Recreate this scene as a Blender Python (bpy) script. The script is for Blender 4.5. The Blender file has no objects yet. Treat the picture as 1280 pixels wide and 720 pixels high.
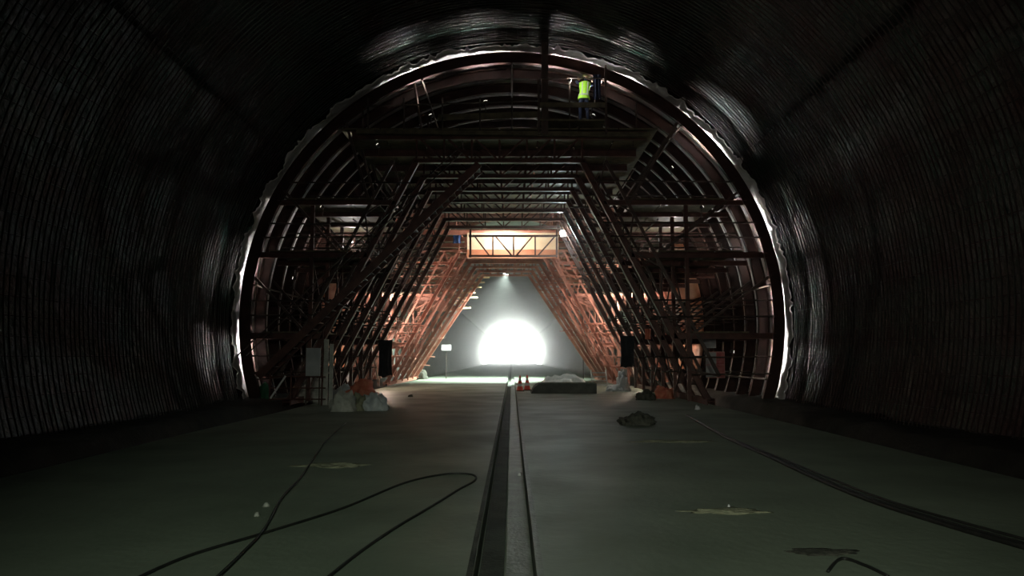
import bpy, bmesh, math, random
from mathutils import Vector, Matrix, noise
random.seed(7)
R = math.radians
S = bpy.context.scene
COL = S.collection

# ------------------------------------------------------------------ camera
F = 950.0
CAMH = 1.5
PITCH = math.atan((447 - 360) / F)
cam = bpy.data.cameras.new('camera'); cam.lens = F / 1280 * 36; cam.sensor_width = 36
cam.clip_end = 600
co = bpy.data.objects.new('camera', cam); COL.objects.link(co)
co.location = (0, 0, CAMH); co.rotation_euler = (math.pi / 2 + PITCH, 0, 0)
S.camera = co

# ------------------------------------------------------------------ view, world
S.view_settings.view_transform = 'Standard'
S.view_settings.look = 'None'
S.view_settings.gamma = 1
S.view_settings.use_curve_mapping = False
S.view_settings.exposure = 0.0
try:
    S.cycles.use_denoising = True
    S.cycles.sample_clamp_indirect = 4.0
    S.cycles.max_bounces = 6
    S.cycles.volume_bounces = 1
    S.cycles.use_light_tree = True
except Exception:
    pass

world = bpy.data.worlds.new('daylight'); S.world = world
world.use_nodes = True
wn = world.node_tree.nodes['Background']
wn.inputs[0].default_value = (0.93, 1.0, 0.95, 1)
wn.inputs[1].default_value = 18.0

PORTAL_Y = 218.0
CZ = 2.85          # height of the centre of the tunnel circle
RT = 9.5           # lining radius


def add_light(name, kind, loc, power, color, size=0.1, rot=None, **kw):
    l = bpy.data.lights.new(name, kind); l.energy = power; l.color = color
    if kind in ('POINT', 'SPOT'):
        l.shadow_soft_size = size
    o = bpy.data.objects.new(name, l); COL.objects.link(o); o.location = loc
    if rot: o.rotation_euler = rot
    for k, v in kw.items(): setattr(l, k, v)
    return o


# opening of the tunnel far ahead: sampled as a window for the sky outside
pl = add_light('daylight_portal', 'AREA', (0, PORTAL_Y - 0.2, 5.9), 1, (1, 1, 1), rot=(-math.pi / 2, 0, 0),
               shape='RECTANGLE', size=18.5)
pl.data.size_y = 12.5
pl.data.cycles.is_portal = True

# work lamp standing back in the finished tunnel, behind the photographer
fl = add_light('unseen_spot', 'SPOT', (-0.3, -7.0, 5.6), 2500, (0.86, 1.0, 0.80), size=0.25)
fl.data.spot_size = R(46); fl.data.spot_blend = 1.0
fl.rotation_euler = (Vector((0.2, 8.5, 0)) - Vector(fl.location)).to_track_quat('-Z', 'Y').to_euler()
fl2 = add_light('unseen_spot', 'SPOT', (-2.5, -3.0, 2.2), 650, (1.0, 0.86, 0.76), size=0.2)
fl2.data.spot_size = R(75); fl2.data.spot_blend = 0.8
fl2.rotation_euler = (Vector((9.5, 16, 7.5)) - Vector(fl2.location)).to_track_quat('-Z', 'Y').to_euler()

front_fill = add_light('unseen_spot', 'SPOT', (1.0, -6.0, 3.2), 800, (1.0, 0.97, 0.88), size=0.2)  # unseen fill added behind the camera to lift the dark gantry face
front_fill.data.spot_size = R(43); front_fill.data.spot_blend = 0.35
front_fill.rotation_euler = (Vector((0, 24, 6.3)) - Vector(front_fill.location)).to_track_quat('-Z', 'Y').to_euler()

# ------------------------------------------------------------------ pixel helpers
def ray(px, py):
    d = Vector(((px - 640) / F, 1.0, (360 - py) / F))
    c, s = math.cos(PITCH), math.sin(PITCH)
    return Vector((d.x, d.y * c - d.z * s, d.y * s + d.z * c))


def W(px, py, y):
    """point on the vertical plane at distance y"""
    r = ray(px, py); return Vector((0, 0, CAMH)) + r * (y / r.y)


def G(px, py, z=0.0):
    """point on the floor"""
    r = ray(px, py); return Vector((0, 0, CAMH)) + r * ((z - CAMH) / r.z)


# ------------------------------------------------------------------ materials
def new_mat(name):
    m = bpy.data.materials.new(name); m.use_nodes = True
    nt = m.node_tree
    return m, nt, nt.nodes['Principled BSDF']


def mat(name, c1, c2=None, scale=3.0, rough=0.6, metal=0.0, bump=0.0, bscale=None, detail=4, lo=0.35, hi=0.65,
        spec=0.5, rough2=None, dist=0.02, trans=0.0):
    m, nt, b = new_mat(name)
    c2 = c2 or c1
    tc = nt.nodes.new('ShaderNodeTexCoord')
    n = nt.nodes.new('ShaderNodeTexNoise'); n.inputs['Scale'].default_value = scale
    n.inputs['Detail'].default_value = detail
    nt.links.new(tc.outputs['Object'], n.inputs['Vector'])
    r = nt.nodes.new('ShaderNodeValToRGB')
    r.color_ramp.elements[0].position = lo; r.color_ramp.elements[0].color = (*c1, 1)
    r.color_ramp.elements[1].position = hi; r.color_ramp.elements[1].color = (*c2, 1)
    nt.links.new(n.outputs['Fac'], r.inputs[0]); nt.links.new(r.outputs[0], b.inputs['Base Color'])
    b.inputs['Roughness'].default_value = rough
    b.inputs['Metallic'].default_value = metal
    b.inputs['Specular IOR Level'].default_value = spec
    if rough2 is not None:
        mr = nt.nodes.new('ShaderNodeMapRange'); mr.inputs[3].default_value = rough; mr.inputs[4].default_value = rough2
        mr.inputs[1].default_value = lo; mr.inputs[2].default_value = hi
        nt.links.new(n.outputs['Fac'], mr.inputs[0]); nt.links.new(mr.outputs[0], b.inputs['Roughness'])
    if bump:
        n2 = nt.nodes.new('ShaderNodeTexNoise'); n2.inputs['Scale'].default_value = bscale or scale * 6
        n2.inputs['Detail'].default_value = 5
        nt.links.new(tc.outputs['Object'], n2.inputs['Vector'])
        bp = nt.nodes.new('ShaderNodeBump'); bp.inputs['Strength'].default_value = bump
        bp.inputs['Distance'].default_value = dist
        nt.links.new(n2.outputs['Fac'], bp.inputs['Height']); nt.links.new(bp.outputs[0], b.inputs['Normal'])
    if trans:
        t = nt.nodes.new('ShaderNodeBsdfTranslucent'); nt.links.new(r.outputs[0], t.inputs[0])
        mx = nt.nodes.new('ShaderNodeMixShader'); mx.inputs[0].default_value = trans
        nt.links.new(b.outputs[0], mx.inputs[1]); nt.links.new(t.outputs[0], mx.inputs[2])
        nt.links.new(mx.outputs[0], nt.nodes['Material Output'].inputs['Surface'])
    return m


def emit(name, col, strength):
    m, nt, b = new_mat(name)
    b.inputs['Base Color'].default_value = (*col, 1)
    b.inputs['Emission Color'].default_value = (*col, 1); b.inputs['Emission Strength'].default_value = strength
    return m


M = {}
M['floor'] = mat('concrete_floor', (0.15, 0.18, 0.135), (0.25, 0.29, 0.225), 0.6, 0.62, bump=0.35, bscale=9, detail=9, lo=0.3, hi=0.7, rough2=0.42)
M['gutter'] = mat('gutter_concrete', (0.015, 0.018, 0.013), (0.05, 0.058, 0.042), 3.0, 0.7, bump=0.6, bscale=30)
M['gutter_lip'] = mat('gutter_lip', (0.11, 0.13, 0.10), (0.20, 0.23, 0.18), 5.0, 0.45, bump=0.4, bscale=30)
M['lining'] = mat('wet_membrane', (0.002, 0.034, 0.020), (0.034, 0.007, 0.006), 0.9, 0.32, bump=1.0, bscale=3.2, dist=0.12, rough2=0.5)
M['concrete'] = mat('lining_concrete', (0.20, 0.21, 0.20), (0.30, 0.31, 0.29), 0.7, 0.8, bump=0.2)
M['rebar'] = mat('rusty_rebar', (0.022, 0.009, 0.007), (0.036, 0.048, 0.039), 0.8, 0.4, metal=0.15, bump=0.5, bscale=60, spec=0.35, lo=0.42, hi=0.58)
M['steel'] = mat('dark_red_steel', (0.050, 0.017, 0.013), (0.10, 0.040, 0.028), 2.5, 0.5, metal=0.2, bump=0.2, bscale=25)
M['rib'] = mat('dark_rib_steel', (0.022, 0.009, 0.007), (0.05, 0.022, 0.016), 2.5, 0.6, bump=0.2, bscale=25, spec=0.25)
M['steel2'] = mat('dusty_brown_steel', (0.04, 0.027, 0.022), (0.09, 0.06, 0.048), 2.5, 0.5, metal=0.2, bump=0.2, bscale=25)
M['pipe'] = mat('scaffold_pipe_steel', (0.04, 0.033, 0.03), (0.11, 0.085, 0.07), 3.0, 0.4, metal=0.5)
M['orange'] = mat('orange_painted_steel', (0.36, 0.13, 0.085), (0.52, 0.24, 0.17), 1.5, 0.55, bump=0.15)
M['orange_skin'] = mat('orange_formwork_skin', (0.45, 0.13, 0.055), (0.60, 0.27, 0.15), 0.8, 0.6, bump=0.2)
M['sheet'] = mat('white_plastic_sheet', (0.62, 0.60, 0.58), (0.85, 0.83, 0.80), 1.2, 0.33, bump=0.6, bscale=5, dist=0.06, trans=0.35)
M['plank'] = mat('muddy_plank', (0.07, 0.06, 0.04), (0.14, 0.12, 0.07), 4.0, 0.75, bump=0.3)
M['white'] = mat('white_board', (0.55, 0.56, 0.56), (0.72, 0.72, 0.72), 2.0, 0.6)
M['greyboard'] = mat('grey_board', (0.30, 0.32, 0.32), (0.42, 0.43, 0.43), 2.0, 0.6)
M['red'] = mat('red_paint', (0.35, 0.03, 0.03), (0.5, 0.06, 0.05), 4.0, 0.5)
M['black'] = mat('black_rubber', (0.008, 0.009, 0.008), (0.02, 0.02, 0.018), 8.0, 0.6)
M['cloth'] = mat('black_cloth', (0.010, 0.012, 0.014), (0.02, 0.022, 0.025), 5.0, 0.9, bump=0.3)
M['vest'] = mat('lime_vest', (0.42, 0.85, 0.05), (0.50, 0.95, 0.08), 6.0, 0.7)
M['vestband'] = mat('vest_band', (0.55, 0.60, 0.50), None, 6.0, 0.4)
M['navy'] = mat('navy_cloth', (0.012, 0.018, 0.045), (0.02, 0.03, 0.07), 8.0, 0.85)
M['skin'] = mat('skin', (0.42, 0.26, 0.18), (0.46, 0.29, 0.2), 10, 0.6)
M['helmet'] = mat('olive_helmet', (0.20, 0.19, 0.06), (0.24, 0.22, 0.07), 6, 0.4)
M['hair'] = mat('black_hair', (0.01, 0.01, 0.01), None, 6, 0.8)
M['rubble'] = mat('rubble', (0.03, 0.032, 0.025), (0.09, 0.09, 0.07), 9.0, 0.9, bump=0.8, bscale=30)
M['mud'] = mat('dark_berm', (0.012, 0.014, 0.010), (0.035, 0.036, 0.028), 2.0, 0.85, bump=0.8, bscale=14)
M['dirt'] = mat('pale_dirt', (0.16, 0.17, 0.11), (0.27, 0.27, 0.18), 9.0, 0.9, bump=0.8, bscale=30)
M['dust'] = mat('white_grout', (0.75, 0.78, 0.74), (0.9, 0.9, 0.88), 9.0, 0.9, bump=0.6, bscale=20)
M['bag'] = mat('woven_bag', (0.30, 0.31, 0.27), (0.48, 0.47, 0.42), 4.0, 0.6, bump=0.6, bscale=14)
M['bag2'] = mat('pale_bag', (0.40, 0.44, 0.46), (0.58, 0.60, 0.60), 4.0, 0.5, bump=0.6, bscale=14)
M['redbag'] = mat('red_cloth', (0.45, 0.10, 0.06), (0.55, 0.2, 0.12), 4.0, 0.7, bump=0.5, bscale=14)
M['green'] = mat('green_net', (0.01, 0.07, 0.03), (0.02, 0.12, 0.05), 4.0, 0.8, bump=0.5, bscale=14)
M['blue'] = mat('blue_tarp', (0.05, 0.14, 0.5), (0.10, 0.25, 0.7), 4.0, 0.5, bump=0.5, bscale=14)
M['conebody'] = mat('cone_red', (0.7, 0.06, 0.03), None, 4.0, 0.5)
M['slab'] = mat('dark_slab', (0.06, 0.065, 0.055), (0.10, 0.105, 0.09), 3.0, 0.7, bump=0.3)
M['lamp'] = emit('lamp_glass', (0.85, 1.0, 1.0), 130)
M['lampdim'] = emit('lamp_glass_dim', (1.0, 0.9, 0.8), 1.2)
M['lampfaint'] = emit('lamp_glass_faint', (1.0, 0.9, 0.8), 12)
M['lampwarm'] = emit('lamp_glass_warm', (1.0, 0.85, 0.7), 60)


# ------------------------------------------------------------------ mesh helpers
class MB:
    def __init__(s): s.v = []; s.f = []

    def add(s, vs, fs):
        n = len(s.v); s.v += [tuple(v) for v in vs]; s.f += [tuple(i + n for i in f) for f in fs]; return s

    def box(s, c, sz, rot=None):
        x, y, z = [k / 2 for k in sz]
        vs = [Vector((a * x, b * y, d * z)) for a in (-1, 1) for b in (-1, 1) for d in (-1, 1)]
        if rot is not None: vs = [rot @ v for v in vs]
        c = Vector(c)
        return s.add([v + c for v in vs], [(0, 1, 3, 2), (4, 6, 7, 5), (0, 4, 5, 1), (2, 3, 7, 6), (0, 2, 6, 4), (1, 5, 7, 3)])

    def frame(s, a, b, up=(0, 1, 0)):
        a, b = Vector(a), Vector(b); d = (b - a).normalized(); u = Vector(up)
        if abs(d.dot(u)) > 0.95: u = Vector((1, 0, 0))
        x = d.cross(u).normalized(); y = x.cross(d).normalized()
        return a, b, d, x, y

    def beam(s, a, b, w, h, up=(0, 1, 0)):
        """rectangular bar: w across, h along 'up'"""
        a, b, d, x, y = s.frame(a, b, up)
        vs = [p + x * i * w / 2 + y * j * h / 2 for p in (a, b) for i, j in ((-1, -1), (1, -1), (1, 1), (-1, 1))]
        return s.add(vs, [(3, 2, 1, 0), (4, 5, 6, 7), (0, 1, 5, 4), (1, 2, 6, 5), (2, 3, 7, 6), (3, 0, 4, 7)])

    def hbeam(s, a, b, w, h, t=0.02, up=(0, 1, 0)):
        """H section: flanges of width h (along up) spaced w apart, web between"""
        a, b, d, x, y = s.frame(a, b, up)
        s.beam(a + x * (w / 2 - t / 2), b + x * (w / 2 - t / 2), t, h, up)
        s.beam(a - x * (w / 2 - t / 2), b - x * (w / 2 - t / 2), t, h, up)
        return s.beam(a, b, w - 2 * t, t, up)

    def tube(s, pts, r, n=6, closed=False):
        pts = [Vector(p) for p in pts]; rings = []
        for i, p in enumerate(pts):
            if i == 0: d = pts[1] - p
            elif i == len(pts) - 1: d = p - pts[-2]
            else: d = pts[i + 1] - pts[i - 1]
            d.normalize()
            u = Vector((0, 0, 1)) if abs(d.z) < 0.9 else Vector((0, 1, 0))
            x = d.cross(u).normalized(); y = x.cross(d)
            rr = r[i] if isinstance(r, (list, tuple)) else r
            rings.append([p + (x * math.cos(2 * math.pi * k / n) + y * math.sin(2 * math.pi * k / n)) * rr for k in range(n)])
        vs = [v for g in rings for v in g]; fs = []
        for i in range(len(pts) - 1):
            for k in range(n):
                k2 = (k + 1) % n
                fs.append((i * n + k, i * n + k2, (i + 1) * n + k2, (i + 1) * n + k))
        fs.append(tuple(range(n - 1, -1, -1))); fs.append(tuple((len(pts) - 1) * n + k for k in range(n)))
        return s.add(vs, fs)

    def arc(s, r0, r1, y0, y1, a0, a1, n, cz=CZ):
        """box section swept along the tunnel circle; angles from +x through up"""
        vs = []
        for i in range(n + 1):
            a = a0 + (a1 - a0) * i / n; c, q = math.cos(a), math.sin(a)
            for r, y in ((r0, y0), (r1, y0), (r1, y1), (r0, y1)): vs.append((r * c, y, cz + r * q))
        fs = []
        for i in range(n):
            for k in range(4):
                k2 = (k + 1) % 4; fs.append((i * 4 + k, i * 4 + k2, i * 4 + 4 + k2, i * 4 + 4 + k))
        fs += [(3, 2, 1, 0), tuple(n * 4 + k for k in range(4))]
        return s.add(vs, fs)

    def build(s, name, m, parent=None, smooth=False, loc=None, **props):
        me = bpy.data.meshes.new(name); me.from_pydata(s.v, [], s.f)
        me.validate(); me.update()
        bm = bmesh.new(); bm.from_mesh(me); bmesh.ops.recalc_face_normals(bm, faces=bm.faces); bm.to_mesh(me); bm.free()
        if smooth:
            for p in me.polygons: p.use_smooth = True
        if m: me.materials.append(m if not isinstance(m, str) else M[m])
        o = bpy.data.objects.new(name, me); COL.objects.link(o)
        if parent:
            o.parent = parent
            if loc is None: o.location = -Vector(parent.location)   # world coordinates given
            else: o.location = loc
        elif loc is not None: o.location = loc
        for k, v in props.items(): o[k] = v
        return o


def tag(o, label=None, cat=None, group=None, kind=None):
    if label: o['label'] = label
    if cat: o['category'] = cat
    if group: o['group'] = group
    if kind: o['kind'] = kind
    return o


def thing(name, label, cat, loc=(0, 0, 0), group=None):
    o = bpy.data.objects.new(name, None); o.empty_display_size = 0.2; COL.objects.link(o); o.location = loc
    return tag(o, label, cat, group)


def afloor(r, z=0.0): return math.asin((z - CZ) / r)


def surf(r, y0, y1, a0, a1, na, ny, fn=None, thick=0.05):
    """curved shell of the tunnel circle with thickness to the outside"""
    mb = MB(); g = {}
    vs = []
    for side in (0, 1):
        for i in range(na + 1):
            for j in range(ny + 1):
                a = a0 + (a1 - a0) * i / na; y = y0 + (y1 - y0) * j / ny
                dr = fn(a, y) if fn else 0.0
                rr = r + dr + side * thick
                g[side, i, j] = len(vs); vs.append((rr * math.cos(a), y, CZ + rr * math.sin(a)))
    fs = []
    for side in (0, 1):
        for i in range(na):
            for j in range(ny):
                fs.append((g[side, i, j], g[side, i + 1, j], g[side, i + 1, j + 1], g[side, i, j + 1]))
    for i in range(na):
        for j in (0, ny): fs.append((g[0, i, j], g[0, i + 1, j], g[1, i + 1, j], g[1, i, j]))
    for j in range(ny):
        for i in (0, na): fs.append((g[0, i, j], g[0, i, j + 1], g[1, i, j + 1], g[1, i, j]))
    return mb.add(vs, fs)


# ------------------------------------------------------------------ the setting
def ffloor():
    """floor with a recessed gutter along the middle and a lower strip along each wall"""
    mb = MB()
    Y0, Y1 = -12, PORTAL_Y + 20
    prof = [(-9.6, -0.45), (-7.2, -0.45), (-6.55, -0.05), (-6.45, 0.0), (-0.27, 0.0), (-0.27, -0.22), (0.17, -0.22), (0.17, 0.0),
            (6.35, 0.0), (6.5, -0.05), (7.2, -0.45), (9.6, -0.45)]
    ys = [-12, 0, 4, 8, 12, 16, 20, 25, 30, 40, 60, 100, 150, Y1]
    vs = []
    for y in ys:
        for x, z in prof:
            e = 0.12 * noise.noise(Vector((x, y * 0.35, 3))) if abs(x) > 6 else 0
            vs.append((x + e, y, z))
    n = len(prof); fs = []
    for j in range(len(ys) - 1):
        for i in range(n - 1): fs.append((j * n + i, j * n + i + 1, (j + 1) * n + i + 1, (j + 1) * n + i))
    mb.add(vs, fs)
    o = mb.build('floor', 'floor', kind='structure')
    return o


ffloor()


def gutter():
    mb = MB()
    mb.box((-0.16, 100, -0.20), (0.19, 220, 0.04))                    # dark silt on the left of the channel
    t = mb.build('trim_1', 'gutter', kind='structure')
    mb = MB().box((0.055, 100, -0.16), (0.20, 220, 0.10)); mb.build('trim_2', 'gutter_lip', kind='structure')
    mb = MB()
    mb.box((0.195, 100, 0.012), (0.05, 220, 0.03)); mb.build('trim_3', 'gutter_lip', kind='structure')
    mb = MB()
    mb.box((-0.295, 100, 0.008), (0.04, 220, 0.02)); mb.build('trim_4', 'gutter', kind='structure')


gutter()


def berm(s, nm):  # dark berm added to mute the pale strip along the wall foot
    mb = MB(); ys = [4 + i * 0.4 for i in range(132)]; n = 6; vs = []
    for y in ys:
        for i in range(n):
            u = i / (n - 1)
            h = (0.12 + 0.14 * min(1, max(0, (y - 18) / 8))) * math.sin(min(1, u * 2.2) * 1.57) + 0.10 * noise.noise(Vector((u * 3, y * 1.3, s))) - (0.45 if u == 0 else 0)
            vs.append((s * (7.15 + 1.85 * u + 0.12 * noise.noise(Vector((y, s, u)))), y, h - 0.05))
    fs = [(j * n + i, j * n + i + 1, (j + 1) * n + i + 1, (j + 1) * n + i) for j in range(len(ys) - 1) for i in range(n - 1)]
    mb.add(vs, fs).build(nm, 'mud', smooth=True, kind='structure')


berm(-1, 'trim_5'); berm(1, 'trim_6')


def lin(a, y):
    return 0.10 * noise.noise(Vector((a * 5, y * 0.5, 0))) + 0.05 * noise.noise(Vector((a * 14, y * 1.4, 9)))


AF = afloor(RT, -0.45)
for nm, a0, a1 in (('wall_right', AF, R(35)), ('ceiling', R(35), R(145)), ('wall_left', R(145), math.pi - AF)):
    surf(RT, -12, 56, a0, a1, 60, 90, lin, 0.3).build(nm, 'lining', smooth=True, kind='structure')
A2 = afloor(8.95, -0.45)
for nm, a0, a1 in (('wall_right', A2, R(35)), ('ceiling', R(35), R(145)), ('wall_left', R(145), math.pi - A2)):
    surf(8.95, 56, PORTAL_Y, a0, a1, 20, 14, None, 0.9).build(nm, 'concrete', smooth=True, kind='structure')
# unseen cap added behind the camera to keep sky light out of the tunnel
MB().box((0, -12.2, 5), (24, 0.3, 18)).build('back_light_block', 'lining', kind='structure')

# dusty air in the finished stretch of tunnel beyond the gantries
mb = MB(); vs = []; n = 24
for y in (57, PORTAL_Y - 1):
    a0 = afloor(8.7, 0.05)
    for i in range(n + 1):
        a = a0 + (math.pi - 2 * a0) * i / n; vs.append((8.7 * math.cos(a), y, CZ + 8.7 * math.sin(a)))
fs = [(i, i + 1, n + 1 + i + 1, n + 1 + i) for i in range(n)] + [(n, 0, n + 1, 2 * n + 1), tuple(range(n + 1)), tuple(range(2 * n + 1, n, -1))]
mb.add(vs, fs)
hm = bpy.data.materials.new('dusty_air'); hm.use_nodes = True
nt = hm.node_tree; nt.nodes.remove(nt.nodes['Principled BSDF'])
vsn = nt.nodes.new('ShaderNodeVolumeScatter'); vsn.inputs['Density'].default_value = 0.0065
vsn.inputs['Anisotropy'].default_value = 0.88; vsn.inputs['Color'].default_value = (0.97, 1.0, 0.98, 1)
nt.links.new(vsn.outputs[0], nt.nodes['Material Output'].inputs['Volume'])
hz = mb.build('haze', hm)
tag(hz, 'pale dusty haze filling the tunnel in front of the bright opening', 'haze', kind='stuff')

hz2 = hz.copy(); hz2.data = hz.data.copy(); COL.objects.link(hz2)
for v in hz2.data.vertices: v.co.y = 26.0 if v.co.y < 100 else 56.9; v.co.x *= 0.96
hm2 = hm.copy(); hz2.data.materials[0] = hm2
for nd in hm2.node_tree.nodes:
    if nd.type == 'VOLUME_SCATTER': nd.inputs['Density'].default_value = 0.0030; nd.inputs['Anisotropy'].default_value = 0.7
tag(hz2, 'thin dusty haze hanging in the passage under the steel gantries', 'haze', kind='stuff')

# ------------------------------------------------------------------ rebar cage before the gantry
cage = thing('rebar_cage', 'rusty steel rebar cage lining the dark tunnel walls and roof nearest the camera', 'rebar', (0, 8, 0))
RC = 9.08
ac = afloor(RC, -0.4)
hoop0 = None
def hoop_mesh(seed):
    mb = MB(); pts = []
    for i in range(73):
        a = ac + (math.pi - 2 * ac) * i / 72
        r = RC + 0.03 * noise.noise(Vector((a * 3, seed, 0)))
        pts.append((r * math.cos(a), 0.03 * noise.noise(Vector((a * 4, seed, 5))), CZ + r * math.sin(a)))
    return mb.tube(pts, 0.016, 5)
hoops = []
y = 8.0; k = 0
while y < 24.35 and k < 100:
    if k < 6:
        o = hoop_mesh(k * 3.7).build('hoop_bar', 'rebar', cage, smooth=True, loc=(0, y - 8, 0)); hoops.append(o)
    else:
        o = hoops[k % 6].copy(); COL.objects.link(o); o.parent = cage; o.location = (0, y - 8, 0)
    y += 0.172; k += 1
NL = 96
for i in range(NL):
    a = ac + 0.02 + (math.pi - 2 * ac - 0.04) * i / (NL - 1)
    r = RC + 0.10
    c, q = math.cos(a), math.sin(a)
    pts = [(r * c + 0.02 * noise.noise(Vector((i, yy * .4, 0))), yy, CZ + r * q + 0.02 * noise.noise(Vector((i, yy * .4, 7)))) for yy in (7.8, 11, 14, 17, 20, 22.5, 24.4)]
    MB().tube(pts, 0.013, 5).build('longitudinal_bar', 'rebar', cage, smooth=True)


# ------------------------------------------------------------------ plastic sheet lining the gantry stretch
def crumple(a, y):
    e = math.exp(-max(0.0, (y - 24.3)) * 3.0)
    t = 0.07 * noise.noise(Vector((a * 9, y * 0.9, 1))) + 0.10 * noise.noise(Vector((a * 22, y * 3.4, 4))) + 0.04 * noise.noise(Vector((a * 60, y * 5, 14)))
    rag = 0.26 * noise.noise(Vector((a * 13, 0, 21))) + 0.75 * max(0, noise.noise(Vector((a * 36, 0, 33))) - 0.22) + 0.10 * noise.noise(Vector((a * 80, 0, 3)))
    return max(-0.07, t) + e * (0.0 + rag)


as_ = afloor(8.99, -0.4)
sh = surf(8.99, 24.42, 55.5, as_, math.pi - as_, 420, 200, crumple, 0.02).build('plastic_sheet', 'sheet', smooth=True)
tag(sh, 'crumpled white waterproofing sheet hung round the tunnel behind the steel gantries, its ragged edge shining', 'plastic sheet')

# ------------------------------------------------------------------ gantries
CX = -0.42


def ribx(z, r=8.6): return math.sqrt(max(0.0, r * r - (z - CZ) ** 2))


def gantry(name, label, y0, nf, dy, steel, steel2, pipe, far=False):
    g = thing(name, label, 'gantry', (CX, y0, 0), None)
    P = lambda mb, nm, m, **k: mb.build(nm, m, g, **k)
    ZT, HB = (8.0, 2.75) if not far else (7.25, 2.45)     # knee of the inclined legs
    HB0 = HB
    XB = 6.75 if not far else 6.3
    ZD = 8.85 if not far else 8.3
    L = (nf - 1) * dy
    for k in range(nf):
        y = y0 + k * dy
        HB = HB0 - (0.17 * k if far else 0)
        for s in (-1, 1):
            top = Vector((CX + s * HB, y, ZT)); bot = Vector((CX + s * XB, y, 0.12))
            P(MB().hbeam(bot, top, 0.20, 0.20), 'inclined_leg', steel)
            off = Vector((s * 0.78, 0, 0))
            t2 = top + off; b2 = bot + off
            b2.z = 0.9; b2.x = bot.x + (0.9 - 0.12) / (top.z - bot.z) * (top.x - bot.x) + s * 0.78
            P(MB().beam(b2, t2, 0.10, 0.10), 'leg_chord', steel2)
            mb = MB(); n = 8
            for i in range(n):
                p = b2.lerp(t2, i / n); q = bot.lerp(top, (i + 1.0) / n) if i % 2 == 0 else bot.lerp(top, i / n)
                p2 = b2.lerp(t2, (i + 1) / n) if i % 2 else b2.lerp(t2, i / n)
                mb.beam(p2, q, 0.05, 0.05)
            P(mb, 'leg_lacing', steel2)
            # outer column
            xc = CX + s * 6.15
            P(MB().beam((xc, y, 0.1), (xc, y, 6.5), 0.12, 0.12), 'column', steel)
            # tier beams from leg to the ribs
            for z, w in ((2.2, 0.20), (4.85, 0.18), (6.6, 0.16)):
                f = (z - 0.12) / (ZT - 0.12); xi = CX + s * (XB + (HB - XB) * f)
                xo = s * ribx(z)
                P(MB().hbeam((xi, y, z), (xo, y, z), w, 0.14), 'tier_beam', steel)
            # thin scaffold pipes between the tiers
            for z in (1.0, 1.55, 2.85, 3.35, 5.4, 5.9, 7.25):
                f = (z - 0.12) / (ZT - 0.12); xi = CX + s * (XB + (HB - XB) * f) - s * random.choice((0.1, 0.2, 0.45))
                xo = s * (ribx(z) - 0.05)
                jit = random.uniform(-0.06, 0.06)
                P(MB().tube([(xi, y - 0.12, z + jit), (xo, y - 0.12, z + jit * 0.3)], 0.028, 6), 'scaffold_pipe', pipe)
            # raking strut from column top to rib and lower rake
            P(MB().beam((CX + s * 4.3, y, 6.6), (s * ribx(9.4), y, 9.4), 0.09, 0.09), 'strut', steel2)
            P(MB().beam((CX + s * 5.2, y, 4.85), (s * ribx(7.0), y, 7.0), 0.08, 0.08), 'strut', steel2)
            P(MB().beam((CX + s * 6.2, y, 2.2), (s * ribx(4.2), y, 4.2), 0.08, 0.08), 'strut', steel2)
        # cross beams over the passage
        P(MB().hbeam((CX - HB - 0.1, y, ZT), (CX + HB + 0.1, y, ZT), 0.14, 0.18), 'crossbeam', steel)
        P(MB().hbeam((CX - 4.9, y, ZD), (CX + 4.9, y, ZD), 0.26, 0.18), 'deck_beam', steel)
        mb = MB(); n = 6
        xs = [CX - HB + 2 * HB * i / n for i in range(n + 1)]
        for i in range(n + 1): mb.beam((xs[i], y, ZT), (xs[i], y, ZD), 0.06, 0.06)
        for i in range(n):
            a, b = ((xs[i], ZD), (xs[i + 1], ZT)) if i < n / 2 else ((xs[i], ZT), (xs[i + 1], ZD))
            mb.beam((a[0], y, a[1]), (b[0], y, b[1]), 0.06, 0.06)
        P(mb, 'truss_web', steel)
    # arch ribs
    rs = dy * 2 / 3
    nr = int(round(L / rs)) + 1
    ar = afloor(8.5, 0.05)
    for k in range(nr):
        y = y0 + k * rs
        mb = MB()
        mb.arc(8.50, 8.53, y - 0.09, y + 0.09, ar, math.pi - ar, 72)
        mb.arc(8.53, 8.83, y - 0.015, y + 0.015, ar, math.pi - ar, 72)
        mb.arc(8.83, 8.86, y - 0.09, y + 0.12, ar, math.pi - ar, 72)
        P(mb, 'arch_rib', steel if far else M['rib'])
    # purlins along the arch
    for i in range(11):
        a = R(-14) + (math.pi + R(28)) * i / 10
        x, z = 8.44 * math.cos(a), CZ + 8.44 * math.sin(a)
        P(MB().tube([(x, y0 - 0.15, z), (x, y0 + L + 0.15, z)], 0.035, 6), 'purlin', steel2)
    # walkways and long rails
    for s in (-1, 1):
        for z, xi, xo in ((2.32, 6.0, 7.9), (4.97, 5.0, 7.75), (6.70, 4.3, 7.2)):
            mb = MB()
            for j in range(3):
                xx = xi + (xo - xi) * (j + 0.5) / 3
                mb.box((s * xx + CX * 0.5, y0 + L / 2, z), ((xo - xi) / 3 - 0.04, L + 0.3, 0.045))
            P(mb, 'walkway', 'plank')
            for h in (0.55, 1.05):
                P(MB().tube([(s * xi + CX * .5, y0 - 0.1, z + h), (s * xi + CX * .5, y0 + L + 0.1, z + h)], 0.024, 6), 'handrail', pipe)
        P(MB().hbeam((CX + s * XB, y0 - 0.4, 0.10), (CX + s * XB, y0 + L + 0.4, 0.10), 0.25, 0.2, up=(0, 0, 1)), 'bottom_rail', steel)
        for kk in range(3):
            yy = y0 + L * kk / 2
            P(MB().tube([(CX + s * XB - 0.09, yy + 0.3, 0.16), (CX + s * XB + 0.09, yy + 0.3, 0.16)], 0.16, 14), 'wheel', 'black')
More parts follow.
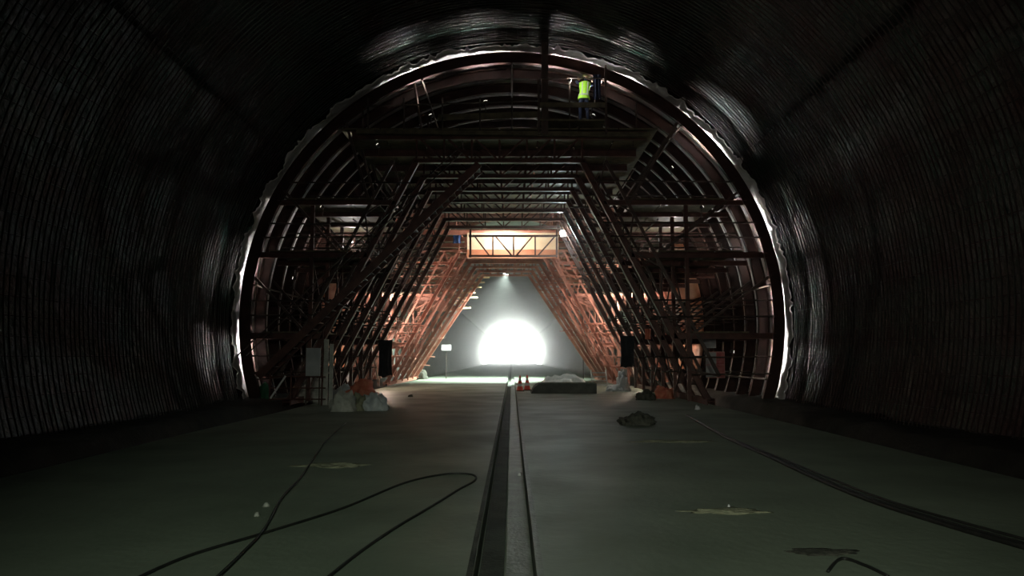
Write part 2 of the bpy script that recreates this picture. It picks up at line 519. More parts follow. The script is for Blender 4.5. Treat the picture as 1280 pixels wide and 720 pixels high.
        # long cross bracing along the length
        for j in range(nf - 1):
            ya, yb = y0 + j * dy, y0 + (j + 1) * dy
            if (j + (s > 0)) % 2: ya, yb = yb, ya
            P(MB().beam((CX + s * 6.15, ya, 0.3), (CX + s * 6.15, yb, 2.2), 0.05, 0.05), 'brace', steel2)
            P(MB().beam((CX + s * 6.15, yb, 2.3), (CX + s * 6.15, ya, 4.8), 0.05, 0.05), 'brace', steel2)
    # top deck
    mb = MB()
    for j in range(8):
        mb.box((CX - 4.6 + j * 1.3143, y0 + L / 2, ZD + 0.17), (1.26, L + 0.5, 0.05))
    P(mb, 'deck', 'plank')
    for j in range(4):
        yy = y0 + 0.2 + L * j / 3.2
        for s in (-1, 1):
            P(MB().tube([(CX + s * 4.6, yy, ZD + .2), (CX + s * 4.6, yy, ZD + 1.25)], 0.025, 6), 'rail_post', pipe)
            P(MB().tube([(CX + s * 2.6, yy, ZD + .2), (s * 2.9 + CX, yy, CZ + 8.0)], 0.04, 6), 'jack', steel2)
    return g


G1 = gantry('rebar_gantry', 'dark brown steel arch gantry with tiered walkways standing nearest the camera', 24.75, 7, 2.15, M['steel'], M['steel2'], M['pipe'])
G2 = gantry('formwork_gantry', 'brightly lit orange-red steel gantry framing the bright opening behind the dark one', 41.0, 6, 2.4, M['orange'], M['orange'], M['orange'], far=True)

# things that belong to the near gantry
g = G1
MB().beam(W(681, 168, 24.4), W(681, 18, 24.4), 0.22, 0.16).build('centre_post', 'steel2', g)
# front beams of the top deck
MB().beam(W(446, 165, 24.55), W(812, 169, 24.55), 0.14, 0.2, up=(0, 1, 0)).build('edge_plank', 'plank', g, label='muddy olive plank on the deck edge')
MB().beam(W(548, 147, 24.6), W(676, 143, 24.6), 0.20, 0.06).build('edge_plank', 'plank', g)
for x in (460, 505, 553, 600, 640, 712):
    MB().tube([W(x, 168, 24.5), W(x, 122, 24.5)], 0.03, 6).build('rail_post', 'pipe', g)
MB().tube([W(455, 133, 24.5), W(672, 126, 24.5)], 0.025, 6).build('handrail', 'pipe', g)
# basket in which the worker stands
zb = W(712, 151, 24.4).z
xl, xr = W(672, 130, 24.4).x, W(756, 130, 24.4).x
MB().box(((xl + xr) / 2, 24.85, zb), (xr - xl, 1.1, 0.06)).build('basket_floor', 'plank', g)
MB().box(((xl + xr) / 2, 24.28, W(700, 131.5, 24.3).z), (xr - xl, 0.04, 0.17)).build('basket_board', 'plank', g)
for px, top in ((673, 98), (756, 82)):
    MB().beam((W(px, 0, 24.28).x, 24.28, zb - 0.45), (W(px, 0, 24.28).x, 24.28, W(px, top, 24.28).z), 0.07, 0.07).build('basket_post', 'steel2', g)
MB().beam(W(712, 134, 24.3), W(712, 98, 24.3), 0.05, 0.05).build('basket_post', 'steel2', g)
MB().tube([W(673, 98, 24.3), W(756, 98, 24.3)], 0.022, 6).build('handrail', 'pipe', g)

# braced end frame of the near gantry, seen against the pale front boards of the far one
ye = 38.4
for (p, q) in (((586, 295), (697, 295)), ((586, 320), (697, 320)), ((588, 322), (588, 282)), ((696, 322), (696, 282))):
    MB().beam(W(*p, ye), W(*q, ye), 0.10, 0.12).build('end_frame', 'steel', g)
mb = MB()
for (p, q) in (((616, 295), (616, 320)), ((642, 295), (642, 320)), ((669, 295), (669, 320)), ((593, 295), (612, 320)), ((619, 295), (640, 320)), ((645, 320), (666, 295)), ((672, 320), (694, 295))):
    mb.beam(W(*p, ye), W(*q, ye), 0.07, 0.07)
mb.build('end_bracing', 'steel', g)
for px in (588, 696):
    p = W(px, 284, ye); MB().beam(p, (p.x, 37.6, p.z), 0.08, 0.08).build('end_bracket', 'steel', g)
M['cream'] = mat('cream_board', (0.80, 0.58, 0.36), (0.85, 0.70, 0.50), 1.5, 0.7)
p, q = W(584, 291, 40.85), W(698, 312, 40.85)
MB().box(((p.x + q.x) / 2, 40.85, (p.z + q.z) / 2), (q.x - p.x, 0.05, p.z - q.z)).build('front_board', 'cream', G2, label='cream front board')
q2 = W(698, 323, 40.85)
MB().box(((p.x + q.x) / 2, 40.83, (q.z + q2.z) / 2), (q.x - p.x, 0.06, q.z - q2.z - 0.03)).build('front_board', 'orange_skin', G2)
for (x0, x1, yy) in ((580, 612, 347), (577, 606, 353), (573, 602, 359), (568, 594, 366), (572, 597, 372), (562, 582, 379), (567, 588, 385)):
    MB().beam(W(x0, yy, 53.2), W(x1, yy, 53.2), 0.10, 0.12).build('ledger', 'cream', G2)

# stair leaning up the left side of the near gantry
st = thing('access_stair', 'long brown steel stair rising from lower left across the dark gantry frames', 'stairs', tuple(W(335, 468, 24.3)))
a, b = W(332, 470, 24.35), W(600, 212, 24.35)
for dy in (0.0, -0.75):
    d = Vector((0, dy, 0))
    MB().beam(a + d, b + d, 0.24, 0.05).build('stringer', 'steel', st)
    up = Vector((-0.65, 0, 0.65))
    MB().tube([a + d + up, b + d + up * 0.9], 0.022, 6).build('handrail', 'pipe', st)
n = 34
for i in range(n):
    p = a.lerp(b, (i + 0.5) / n)
    MB().box(p + Vector((0, -0.375, 0)), (0.24, 0.72, 0.03)).build('tread', 'steel2', st)

# orange shell plates seen behind the ribs on the lower left and right
def plate(a0, a1, y0, y1, label, m='orange_skin'):
    o = surf(8.87 if y0 < 33 else 8.40, y0, y1, a0, a1, 10, 2, None, 0.03).build('formwork_panel', m, smooth=True)
    o.parent = G1; o.location = -Vector(G1.location); o['label'] = label; return o


i = 0
for s, nm in ((-1, 'left'), (1, 'right')):
    for (y0, y1, w) in ((31.2, 33.2, 'nearest'), (33.4, 35.4, 'middle'), (35.6, 37.9, 'farthest')):
        for (lo, hi, zz) in ((-13, 8, 'lower'), (9, 28, 'upper')):
            if s > 0: plate(R(lo), R(hi), y0, y1, f'{zz} orange curved shell plate behind the {nm} ribs, {w} of its row')
            else: plate(math.pi - R(hi), math.pi - R(lo), y0, y1, f'{zz} orange curved shell plate behind the {nm} ribs, {w} of its row')


# ------------------------------------------------------------------ lamps
def flood(name, label, loc, power, color, glow, size=0.22, aim=None, group=None, arm=(0, 0, 0.5), spread=175):
    t = thing(name, label, 'lamp', loc, group)
    loc = Vector(loc)
    d = (Vector(aim) - loc).normalized() if aim else Vector((0, -1, 0))
    q = d.to_track_quat('-Y', 'Z').to_matrix()
    mb = MB(); mb.box((0, 0.06, 0), (size * 1.2, 0.10, size), None)
    mb.v = [tuple(q @ Vector(v)) for v in mb.v]
    mb.build('housing', 'black', t, loc=(0, 0, 0))
    mb = MB(); mb.box((0, -0.0, 0), (size, 0.02, size * 0.8)); mb.v = [tuple(q @ Vector(v)) for v in mb.v]
    mb.build('lens', glow, t, loc=(0, 0, 0))
    MB().tube([q @ Vector((0, 0.08, 0)), Vector(arm)], 0.018, 6).build('bracket', 'pipe', t, loc=(0, 0, 0))
    l = bpy.data.lights.new('lamp_light', 'AREA'); l.energy = power; l.color = color; l.shape = 'SQUARE'; l.size = size
    l.spread = R(spread)
    lo = bpy.data.objects.new('lamp_light', l); COL.objects.link(lo); lo.parent = t
    lo.location = d * 0.03; lo.rotation_euler = d.to_track_quat('-Z', 'Y').to_euler()
    return t


def bulb(label, loc, power, color, glow='lamp', r=0.06, group=None):
    t = thing('hanging_bulb', label, 'lamp', loc, group)
    bm = bmesh.new(); bmesh.ops.create_icosphere(bm, subdivisions=2, radius=r)
    me = bpy.data.meshes.new('bulb'); bm.to_mesh(me); bm.free(); me.materials.append(M[glow])
    for p in me.polygons: p.use_smooth = True
    o = bpy.data.objects.new('bulb', me); COL.objects.link(o); o.parent = t; o.visible_shadow = True
    MB().tube([(0, 0, r * 0.9), (0, 0, r * 0.9 + 0.1)], 0.03, 8).build('socket', 'black', t, loc=(0, 0, 0))
    MB().tube([(0, 0, r + 0.1), (0.02, 0, 0.5)], 0.008, 5).build('cord', 'black', t, loc=(0, 0, 0))
    l = bpy.data.lights.new('lamp_light', 'POINT'); l.energy = power; l.color = color; l.shadow_soft_size = r
    lo = bpy.data.objects.new('lamp_light', l); COL.objects.link(lo); lo.parent = t
    lo.location = (0, 0, -r * 2.2)
    return t


pL = W(703, 291, 35.3)
bulb('bright white work lamp hanging right of the lit truss', tuple(pL), 170, (0.86, 1.0, 0.97), r=0.13)
bulb('small bright lamp hanging by the ribs on the right side', tuple(W(941, 309, 27.0)), 12, (1, 0.97, 0.92), r=0.07)
# lamps beside and between the gantries
flood('floodlight', 'floodlight on the left side lighting the orange gantry', tuple(W(470, 380, 39.6)), 270, (1.0, 0.84, 0.74), 'lampwarm', aim=(-3, 46, 6.5))
flood('floodlight', 'floodlight on the right side lighting the orange gantry', tuple(W(800, 380, 39.6)), 270, (1.0, 0.84, 0.74), 'lampwarm', aim=(3, 46, 6.5))
for s, nm in ((-1, 'left'), (1, 'right')):
    bulb(f'bulb hanging low behind the {nm} side columns', (s * 6.3, 36.8, 2.3), 230, (1.0, 0.78, 0.6), 'lampfaint', group=None)
    bulb(f'bulb hanging over the upper {nm} walkway', (s * 6.4, 30.0, 6.1), 100, (1.0, 0.93, 0.88), 'lampfaint', group=None)
bulb('bulb hanging over the top deck below the roof sheet', (0.6, 33.0, 10.2), 22, (1.0, 0.97, 0.93), 'lampwarm')


# floods added behind the first rib to make the sheet edge shine
for i, (deg, pw, nm) in enumerate(((-9, 34, 'lowest on the right side'), (4, 40, 'above the lowest walkway on the right side'), (17, 50, 'at the middle walkway on the right side'),
                                   (30, 70, 'at the upper walkway on the right side'), (43, 80, 'on the right shoulder'), (56, 70, 'above the right end of the top deck'), (68, 56, 'right of the worker'),
                                   (81, 50, 'near the crown, beside the centre post'), (97, 48, 'near the crown, left of the centre post'), (112, 34, 'above the left part of the top deck'),
                                   (128, 18, 'on the left shoulder'), (150, 10, 'at the upper walkway on the left side'), (170, 22, 'at the middle walkway on the left side'), (187, 40, 'lowest on the left side'))):
    a = R(deg); rr = 7.4
    p = (rr * math.cos(a), 25.15, CZ + rr * math.sin(a))
    flood('added_rib_flood', f'small added floodlight behind the first rib, {nm}', p, pw, (1.0, 0.95, 0.92), 'lampdim', size=0.10, spread=88,
          aim=(9.1 * math.cos(a), 24.95, CZ + 9.1 * math.sin(a)), arm=(0.0, 0.25, -0.3 if math.sin(a) > 0.3 else 0.3))
flood('floodlight', 'added lamp under the orange gantry truss brightening the floor', (CX, 52.2, 7.25), 4200, (0.84, 1.0, 0.9), 'lampfaint', size=0.3, aim=(CX - 1.5, 53, 0), spread=110)  # added source tucked under the truss to brighten the far floor strip
flood('floodlight', 'added floodlight over the braced end frame brightening the pale boards', (CX, 39.3, 8.75), 170, (1.0, 0.92, 0.82), 'lampwarm', size=0.15, aim=(CX, 40.8, 7.3), arm=(0, -0.4, 0))  # added source hidden by the deck beams to brighten the cream boards
flood('floodlight', 'small added lamp on the basket rail brightening the worker', tuple(W(713, 101, 24.15)), 5, (1.0, 1.0, 0.95), 'lampwarm', size=0.07, aim=tuple(W(730, 110, 24.8)), arm=(0, 0.15, -0.1))  # added source so the vest stands out


# ------------------------------------------------------------------ worker
def worker():
    base = W(730, 153, 24.85); base.z = zb + 0.03
    t = thing('person', 'worker in lime green safety vest standing high on the gantry with raised arms', 'person', tuple(base))
    pts = {}
    def body(name, verts, edges, radii, m, sub=2):
        me = bpy.data.meshes.new(name); me.from_pydata(verts, edges, []); me.update()
        o = bpy.data.objects.new(name, me); COL.objects.link(o); o.parent = t
        mod = o.modifiers.new('skin', 'SKIN'); mod.use_smooth_shade = True
        for i, r in enumerate(radii):
            sv = me.skin_vertices[0].data[i]; sv.radius = r if isinstance(r, tuple) else (r, r); sv.use_root = (i == 0)
        sb = o.modifiers.new('sub', 'SUBSURF'); sb.levels = sb.render_levels = sub
        me.materials.append(M[m]); return o
    # facing away (+y), leaning a little to the right, arms lifted
    v = [(0, 0, 0.93), (0.01, 0.02, 1.12), (0.03, 0.04, 1.32), (0.05, 0.05, 1.42), (0.07, 0.06, 1.50), (0.08, 0.07, 1.60), (0.085, 0.07, 1.70),
         (-0.10, 0, 0.86), (-0.12, 0.02, 0.48), (-0.13, -0.02, 0.09), (-0.13, 0.12, 0.04),
         (0.10, 0, 0.86), (0.12, 0.02, 0.48), (0.13, -0.02, 0.09), (0.13, 0.12, 0.04),
         (-0.15, 0.05, 1.39), (-0.24, 0.14, 1.52), (-0.14, 0.36, 1.62),
         (0.23, 0.06, 1.37), (0.40, 0.14, 1.42), (0.36, 0.36, 1.58)]
    e = [(0, 1), (1, 2), (2, 3), (3, 4), (4, 5), (5, 6), (0, 7), (7, 8), (8, 9), (9, 10), (0, 11), (11, 12), (12, 13), (13, 14), (2, 15), (15, 16), (16, 17), (2, 18), (18, 19), (19, 20)]
    r = [(.14, .11), (.13, .10), (.15, .11), (.07, .065), (.055, .055), (.085, .095), (.06, .07), .09, .065, .045, .04, .09, .065, .045, .04, .06, .048, .032, .06, .048, .032]
    body('body', v, e, r, 'navy')
    # head skin, hands
    for (wx, wy, wz, s) in ((-0.14, 0.36, 1.62, 1), (0.36, 0.36, 1.58, -1)):
        hv = [(wx, wy, wz), (wx, wy + 0.05, wz + 0.06)]; he = [(0, 1)]; hr = [(.026, .018), (.036, .016)]
        for k in range(4):
            fx = (k - 1.5) * 0.021; ln = (0.06, 0.075, 0.07, 0.055)[k]
            i0 = len(hv)
            hv += [(wx + fx, wy + 0.075, wz + 0.10), (wx + fx, wy + 0.10, wz + 0.10 + ln * .5), (wx + fx, wy + 0.085, wz + 0.10 + ln)]
            he += [(1, i0), (i0, i0 + 1), (i0 + 1, i0 + 2)]; hr += [.011, .009, .008]
        i0 = len(hv); hv += [(wx + s * 0.045, wy + 0.04, wz + 0.05), (wx + s * 0.06, wy + 0.06, wz + 0.09)]
        he += [(1, i0), (i0, i0 + 1)]; hr += [.012, .009]
        body('hand', hv, he, hr, 'skin', 1)
    # face side (turned away) and neck
    bm = bmesh.new(); bmesh.ops.create_uvsphere(bm, u_segments=20, v_segments=14, radius=0.1)
    for q in bm.verts:
        q.co.x *= 0.80; q.co.y *= 0.98; q.co.z *= 1.18
        if q.co.y > 0.085 and abs(q.co.x) < 0.02 and -0.03 < q.co.z < 0.02: q.co.y += 0.02
    me = bpy.data.meshes.new('face'); bm.to_mesh(me); bm.free(); me.materials.append(M['skin'])
    for p in me.polygons: p.use_smooth = True
    o = bpy.data.objects.new('head', me); COL.objects.link(o); o.parent = t; o.location = (0.085, 0.085, 1.62)
    # helmet
    mb = MB(); rings = []
    n = 20; prof = [(0.142, 0.0), (0.128, 0.012), (0.122, 0.05), (0.100, 0.10), (0.055, 0.135), (0.006, 0.148)]
    for pr, pz in prof:
        for k in range(n):
            aa = 2 * math.pi * k / n; sx = 1.0 + (0.25 if pz == 0 and math.sin(aa) > 0.5 else 0)
            mb.v.append((0.085 + pr * math.cos(aa), 0.085 + pr * 1.1 * math.sin(aa) * sx, 1.655 + pz))
    for i in range(len(prof) - 1):
        for k in range(n):
            k2 = (k + 1) % n; mb.f.append((i * n + k, i * n + k2, (i + 1) * n + k2, (i + 1) * n + k))
    mb.f.append(tuple(range(n))); mb.build('helmet', 'helmet', t, smooth=True, loc=(0, 0, 0))
    # vest: tapered shell over the torso
    mb = MB(); prof = [(0.86, 0.215, 0.155, 0.0), (1.0, 0.175, 0.14, 0.0), (1.12, 0.150, 0.135, 0.012), (1.28, 0.185, 0.145, 0.03), (1.42, 0.20, 0.12, 0.045), (1.47, 0.11, 0.09, 0.055)]
    n = 24
    for z, rx, ry, cx in prof:
        for k in range(n):
            aa = 2 * math.pi * k / n; w = 1 + 0.03 * math.sin(aa * 5 + z * 7)
            mb.v.append((cx + rx * w * math.cos(aa), 0.02 + ry * w * math.sin(aa), z))
    for i in range(len(prof) - 1):
        for k in range(n):
            k2 = (k + 1) % n; mb.f.append((i * n + k, i * n + k2, (i + 1) * n + k2, (i + 1) * n + k))
    vb = mb.build('safety_vest', 'vest', t, smooth=True, loc=(0, 0, 0))
    for x in (-0.08, 0.11):
        MB().beam((x * 0.9, -0.115, 0.98), (x + 0.03, -0.10, 1.42), 0.035, 0.02).build('reflective_band', 'vestband', vb, loc=(0, 0, 0))
    for zz in (0.995,):
        mb = MB()
        for k in range(n):
            aa = 2 * math.pi * k / n
            for dz in (-0.025, 0.025): mb.v.append((0.182 * math.cos(aa), 0.02 + 0.147 * math.sin(aa), zz + dz))
        for k in range(n):
            k2 = (k + 1) % n; mb.f.append((2 * k, 2 * k2, 2 * k2 + 1, 2 * k + 1))
        mb.build('reflective_band', 'vestband', vb, loc=(0, 0, 0))
    return t


worker()


# ------------------------------------------------------------------ loose things
def heap(name, label, cat, c, sz, m, seed=0, rough=0.25, sub=4, group=None, kind=None):
    bm = bmesh.new(); bmesh.ops.create_icosphere(bm, subdivisions=sub, radius=1)
    for v in bm.verts:
        p = v.co.copy()
        k = 1 + rough * noise.noise(p * 1.7 + Vector((seed, 0, 0))) + rough * 0.6 * noise.noise(p * 4 + Vector((0, seed, 0))) + rough * .35 * noise.noise(p * 10)
        v.co = Vector((p.x * sz[0] / 2 * k, p.y * sz[1] / 2 * k, max(-0.02, p.z) * sz[2] * k))
    me = bpy.data.meshes.new(name); bm.to_mesh(me); bm.free(); me.materials.append(M[m])
    for q in me.polygons: q.use_smooth = True
    o = bpy.data.objects.new(name, me); COL.objects.link(o); o.location = c
    return tag(o, label, cat, group, kind)


def flr(px, py): p = G(px, py); return p


def catmull(P, k=8):
    out = []
    P = [P[0]] + P + [P[-1]]
    for i in range(1, len(P) - 2):
        for j in range(k):
            t = j / k; a, b, c, d = P[i - 1], P[i], P[i + 1], P[i + 2]
            out.append(0.5 * ((2 * b) + (c - a) * t + (2 * a - 5 * b + 4 * c - d) * t * t + (3 * b - a - 3 * c + d) * t ** 3))
    out.append(P[-2]); return out


def cable(label, pix, r=0.014, m='black', name='cable', cat='cable', zz=0.0, group=None):
    pts = [G(*p) + Vector((0, 0, r * 0.9 + zz)) for p in pix]
    o = MB().tube(catmull(pts), r, 8).build(name, m, smooth=True)
    return tag(o, label, cat, group)


cable('black cable looping out to a tight bend beside the centre gutter', [(150, 735), (235, 697), (330, 668), (430, 636), (505, 605), (555, 594), (588, 594), (594, 601), (572, 614), (540, 634), (495, 661), (450, 692), (405, 728)], 0.013)
cable('thin dark cable running forward from the lower left to the stair foot', [(268, 728), (300, 697), (330, 664), (352, 625), (377, 597), (395, 570), (410, 550), (432, 530)], 0.010, zz=0.012)
for j, (dx, r, w) in enumerate(((0, 0.024, 'thick black hose, inner one of the bundle along the right side'), (11, 0.016, 'black hose in the middle of the bundle along the right side'),
                              (24, 0.014, 'black hose, outer one of the bundle along the right side'))):
    pix = [(858 + dx * .1, 520), (905 + dx * .25, 547), (960 + dx * .5, 572), (1020 + dx * .8, 600), (1085 + dx, 627), (1170 + dx * 1.4, 655), (1290 + dx * 1.8, 690)]
    cable(w, pix, r, name='hose', cat='hose')
cable('thin black cable curving off the right hose bundle', [(1035, 716), (1052, 700), (1080, 708), (1110, 722)], 0.012)

heap('dirt_heap', 'small dark heap of rubble on the floor right of the centre gutter', 'rubble', flr(796, 531), (0.85, 0.7, 0.24), 'rubble', 3, 0.45)
heap('dirt_heap', 'low yellowish smear of spilled dirt right of the dark heap', 'dirt', flr(843, 552), (1.3, 0.4, 0.02), 'dirt', 5, 0.5)
heap('dirt_heap', 'flat scatter of dirt on the right floor halfway to the camera', 'dirt', flr(908, 640), (0.75, 0.22, 0.03), 'dirt', 8, 0.5)
heap('dirt_heap', 'low pale dirt patch on the left floor', 'dirt', flr(415, 582), (0.9, 0.4, 0.035), 'dirt', 11, 0.5)
heap('stone', 'tiny white stone on the dirt scatter at right', 'stone', flr(911, 634), (0.03, 0.03, 0.03), 'white', 2, 0.2, 2)
heap('stone', 'pale stone, left one of the pair beside the thin cable', 'stone', flr(321, 645), (0.06, 0.06, 0.04), 'bag', 2, 0.2, 2)
heap('stone', 'pale stone, right one of the pair beside the thin cable', 'stone', flr(333, 633), (0.07, 0.06, 0.04), 'bag', 4, 0.2, 2)
heap('stone', 'small dark stone on the floor left of the gutter near the gantry', 'stone', flr(513, 496), (0.20, 0.15, 0.09), 'rubble', 6, 0.2, 2)
heap('stone', 'white pebble lying in the centre gutter', 'stone', Vector((0.1, 10.6, -0.11)), (0.05, 0.05, 0.04), 'white', 6, 0.2, 2)
heap('mud_patch', 'dark muddy patch on the floor at lower right', 'mud', flr(1030, 690), (0.55, 0.22, 0.012), 'rubble', 9, 0.4)
heap('paper_ball', 'white crumpled paper ball on the floor near the right hose', 'paper', flr(872, 512), (0.15, 0.15, 0.12), 'white', 9, 0.6, 3)

# sacks at the foot of the left frame
heap('sack', 'grey-green sack in the pile at left, nearest the board', 'sack', flr(428, 514), (0.75, 0.6, 0.55), 'bag', 21, 0.35)
heap('sack', 'bluish white crumpled sack, right end of the left pile', 'sack', flr(467, 513), (0.72, 0.5, 0.52), 'bag2', 25, 0.4)
heap('sack', 'green-tinted sack in the middle of the left pile', 'sack', flr(449, 513), (0.6, 0.55, 0.45), 'dirt', 27, 0.35)
heap('cloth_bundle', 'red-orange cloth bundle lying behind the left sacks', 'cloth', flr(452, 500), (1.3, 0.7, 0.62), 'redbag', 29, 0.35)
heap('cloth_bundle', 'white crumpled bundle behind the left sacks', 'cloth', flr(430, 500), (0.8, 0.6, 0.5), 'bag2', 31, 0.3)
heap('net_bundle', 'green net bundle hanging low at the far left of the gantry', 'net', tuple(G(327, 505)), (0.45, 0.4, 0.6), 'green', 33, 0.4)
heap('cloth_bundle', 'orange-red cloth bundle on the floor at the right frame foot', 'cloth', flr(832, 498), (0.8, 0.6, 0.40), 'redbag', 35, 0.4)
heap('sack', 'pale crumpled plastic sack below the hanging black cloth', 'sack', flr(779, 489), (0.65, 0.4, 0.75), 'bag2', 37, 0.5)
heap('sack', 'dark sack on the floor left of the orange bundle', 'sack', flr(808, 500), (0.7, 0.5, 0.35), 'rubble', 39, 0.4)

# boards at the left frame
def board(name, label, cat, px0, py0, px1, py1, y, m, thick=0.04, group=None):
    a, b = W(px0, py0, y), W(px1, py1, y)
    t = thing(name, label, cat, ((a.x + b.x) / 2, y, min(a.z, b.z)), group)
    return t, a, b


t, a, b = board('notice_board', 'tall pale grey notice board leaning behind the left rails', 'board', 383, 435, 400, 470, 24.55, 'greyboard')
MB().box(((a.x + b.x) / 2, 24.55, (a.z + b.z) / 2), (b.x - a.x, 0.03, a.z - b.z)).build('panel', 'greyboard', t)
for x in (a.x + 0.02, b.x - 0.02): MB().beam((x, 24.58, 0.0), (x, 24.58, a.z), 0.04, 0.03).build('leg', 'pipe', t)
t = thing('board_stack', 'pale vertical timber boards stood against the left frame beside the notice board', 'boards', (W(411, 0, 24.4).x, 24.4, 0))
for px0, px1, top in ((405, 411, 424), (412, 417, 430)):
    a, b = W(px0, top, 24.4), W(px1, top, 24.4)
    MB().box(((a.x + b.x) / 2, 24.42, a.z / 2), (b.x - a.x - 0.01, 0.05, a.z)).build('timber_board', 'bag', t)
heap('sack', 'beige sack stack below the notice board behind the rails', 'sack', flr(388, 502), (1.0, 0.6, 0.85), 'bag', 41, 0.2)

t = thing('barrier_rail', 'low brown pipe barrier in front of the left sacks', 'barrier', (W(375, 0, 24.1).x, 24.1, 0))
for py in (471, 485, 499):
    MB().tube([W(338, py, 24.1), W(407, py, 24.1)], 0.022, 6).build('rail', 'steel', t)
for px in (338, 364, 404):
    q = W(px, 460 if px < 400 else 412, 24.1)
    MB().tube([(q.x, 24.1, 0), q], 0.026, 6).build('post', 'steel', t)
MB().tube([W(338, 498, 24.05), W(357, 470, 24.05)], 0.03, 6).build('prop', 'white', t, label='white diagonal prop')

# boards on the right frame
a, b = W(879, 424, 26.6), W(895, 435, 26.6)
t = thing('sign_board', 'small grey sign board fixed above the gridded poster at right', 'sign', ((a.x + b.x) / 2, 26.6, b.z))
MB().box(((a.x + b.x) / 2, 26.6, (a.z + b.z) / 2), (b.x - a.x, 0.03, a.z - b.z)).build('panel', 'greyboard', t)
MB().tube([((a.x + b.x) / 2, 26.64, a.z - 0.05), ((a.x + b.x) / 2, 26.64, b.z - 0.3)], 0.02, 6).build('bracket', 'steel', t)
a, b = W(882, 440, 26.5), W(906, 472, 26.5)
t = thing('poster_board', 'grey poster board with a red gridded half hung on the right frame', 'poster', ((a.x + b.x) / 2, 26.5, b.z))
cx, cz = (a.x + b.x) / 2, (a.z + b.z) / 2
MB().box((cx, 26.5, cz), (b.x - a.x, 0.03, a.z - b.z)).build('panel', 'greyboard', t)
MB().box((a.x + (b.x - a.x) * 0.78, 26.478, cz), ((b.x - a.x) * 0.44, 0.012, a.z - b.z)).build('red_panel', mat('dull_red_print', (0.30, 0.06, 0.06), (0.40, 0.12, 0.11), 6, 0.6), t)
mb = MB()
w = b.x - a.x
for fx in (0.56, 0.99): mb.box((a.x + w * fx, 26.47, cz), (0.018, 0.012, a.z - b.z))
for fz in (0.0, 0.5, 1.0): mb.box((a.x + w * 0.5, 26.465, b.z + (a.z - b.z) * fz), (w, 0.012, 0.022))
for fz in (0.2, 0.33, 0.7, 0.83): mb.box((a.x + w * 0.78, 26.466, b.z + (a.z - b.z) * fz), (w * 0.40, 0.010, 0.012))
mb.build('grid_lines', mat('pink_lines', (0.5, 0.22, 0.2), None, 4, 0.6), t)


def hanging_cloth(name, label, px0, py0, px1, py1, y, m):
    a, b = W(px0, py0, y), W(px1, py1, y); mb = MB(); nx, nz = 14, 12; vs = []
    for s in (0, 1):
        for i in range(nx + 1):
            for j in range(nz + 1):
                u, v = i / nx, j / nz
                taper = 1 - 0.12 * math.sin(v * 3.1)
                x = (a.x + b.x) / 2 + (u - 0.5) * (b.x - a.x) * taper
                z = a.z + (b.z - a.z) * v * (1 - 0.08 * noise.noise(Vector((u * 4, 1, y))))
                vs.append((x, y + 0.05 * math.sin(u * 15) * (0.4 + v) + s * 0.03, z))
    n = (nz + 1)
    N = (nx + 1) * n; fs = []
    for s in (0, 1):
        for i in range(nx):
            for j in range(nz): fs.append((s * N + i * n + j, s * N + (i + 1) * n + j, s * N + (i + 1) * n + j + 1, s * N + i * n + j + 1))
    for i in range(nx):
        for j in (0, nz): fs.append((i * n + j, (i + 1) * n + j, N + (i + 1) * n + j, N + i * n + j))
    for j in range(nz):
        for i in (0, nx): fs.append((i * n + j, i * n + j + 1, N + i * n + j + 1, N + i * n + j))
    mb.add(vs, fs)
    return tag(mb.build(name, m, smooth=True), label, 'cloth')


hanging_cloth('hanging_cloth', 'black cloth hanging from the beam on the right of the opening', 775, 420, 794, 459, 29.0, 'cloth')
hanging_cloth('hanging_cloth', 'dark cloth hanging from the left frame between the orange plates', 473, 425, 490, 470, 28.6, 'cloth')
hanging_cloth('hanging_jacket', 'dark navy jacket hanging on the basket post beside the worker', 741, 93, 752, 124, 24.45, 'navy')
hanging_cloth('hanging_tarp', 'small bright blue tarp left of the lit truss', 566, 294, 576, 304, 39.2, 'blue')
hanging_cloth('hanging_bag', 'small orange-red bag hanging on the right frame above the walkway', 806, 411, 814, 424, 28.9, 'redbag')

# the two white signs each side of the far opening
for (x0, y0, x1, y1, nm) in ((552, 431, 564, 438, 'left'), (723, 434, 735, 441, 'right')):
    a, b = W(x0, y0, 54.2), W(x1, y1, 54.2)
    t = thing('sign', f'small white rectangular sign on a thin stand at the {nm} of the bright opening', 'sign', ((a.x + b.x) / 2, 54.2, 0))
    MB().box(((a.x + b.x) / 2, 54.2, (a.z + b.z) / 2), (b.x - a.x, 0.04, a.z - b.z)).build('panel', 'white', t)
    MB().tube([((a.x + b.x) / 2, 54.25, 0), ((a.x + b.x) / 2, 54.25, b.z + 0.1)], 0.03, 6).build('post', 'pipe', t)


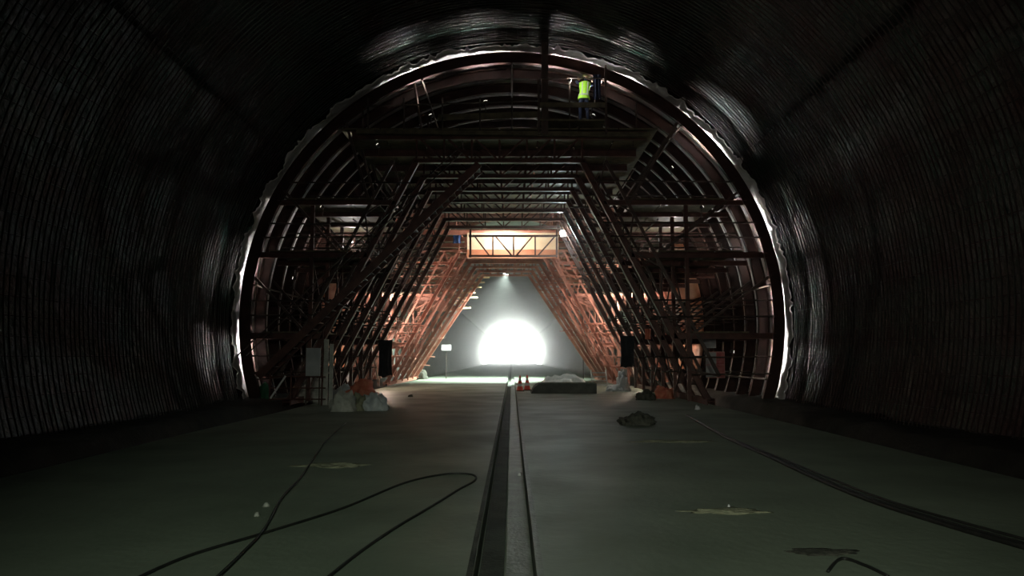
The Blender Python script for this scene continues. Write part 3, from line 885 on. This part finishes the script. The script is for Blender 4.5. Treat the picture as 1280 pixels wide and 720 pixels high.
def cone(loc, label):
    t = thing('traffic_cone', label, 'traffic cone', tuple(loc), 'traffic cones by the gutter')
    def ringmesh(prof, n=18):
        mb = MB()
        for r, z in prof:
            for k in range(n): aa = 2 * math.pi * k / n; mb.v.append((r * math.cos(aa), r * math.sin(aa), z))
        for i in range(len(prof) - 1):
            for k in range(n): k2 = (k + 1) % n; mb.f.append((i * n + k, i * n + k2, (i + 1) * n + k2, (i + 1) * n + k))
        mb.f.append(tuple(range(n))); mb.f.append(tuple((len(prof) - 1) * n + k for k in range(n))); return mb
    MB().box((0, 0, 0.02), (0.38, 0.38, 0.04)).build('base', 'black', t, loc=(0, 0, 0))
    ringmesh([(0.15, 0.04), (0.03, 0.7)]).build('cone_body', 'conebody', t, smooth=False, loc=(0, 0, 0))
    for z in (0.22, 0.46):
        r = lambda zz: 0.15 - (zz - 0.04) / 0.66 * 0.12 + 0.003
        ringmesh([(r(z), z), (r(z + .12), z + .12)]).build('white_band', 'white', t, loc=(0, 0, 0))
    return t


p = G(650, 489); cone(p, 'red and white traffic cone, left one of the pair at the gutter end')
p = G(659, 488); cone(p, 'red and white traffic cone, right one of the pair at the gutter end')

# low dark slab with white heap
a, b = G(664, 492), G(746, 492)
t = thing('ramp_slab', 'low dark concrete slab with a sloped left end right of the gutter', 'slab', ((a.x + b.x) / 2, a.y, 0))
hh = 0.42
prof = [(a.x, 0), (b.x, 0), (b.x, hh), (a.x + 0.35, hh), (a.x + 0.12, hh * 0.6)]
mb = MB(); n = len(prof)
mb.add([(x, y, z) for y in (a.y, a.y + 1.6) for x, z in prof], [tuple(range(n)), tuple(range(2 * n - 1, n - 1, -1))] + [(i, (i + 1) % n, n + (i + 1) % n, n + i) for i in range(n)])
mb.build('slab_body', 'slab', t)
MB().beam((a.x + 0.4, a.y + 0.02, hh + 0.015), (b.x - 0.05, a.y + 0.02, hh + 0.015), 0.06, 0.04).build('edge_strip', 'gutter_lip', t)
q = W(703, 478, a.y + 3.2)
heap('grout_heap', 'long white heap of grout behind the dark slab', 'heap', Vector((q.x, a.y + 3.2, 0.0)), (2.1, 1.0, 0.72), 'dust', 51, 0.35)

# steps at the right of the far opening
p = G(750, 484)
t = thing('steps', 'small pale metal steps right of the dark slab', 'steps', tuple(p))
for k in range(4):
    MB().box((0, k * 0.22, 0.12 + k * 0.2), (0.75, 0.2, 0.05)).build('tread', 'greyboard', t, loc=(0, 0, 0))
for s in (-1, 1):
    MB().beam((s * 0.38, -0.1, 0.0), (s * 0.38, 0.75, 0.85), 0.05, 0.08).build('stringer', 'greyboard', t, loc=(0, 0, 0))
heap('sack', 'pale sack at the foot of the right leg of the orange gantry', 'sack', flr(768, 489), (0.8, 0.6, 0.3), 'bag2', 61, 0.4)
# green bin left far
heap('sack', 'small dark sack at the left foot of the orange gantry', 'sack', flr(526, 474), (0.9, 0.6, 0.6), 'rubble', 63, 0.4)
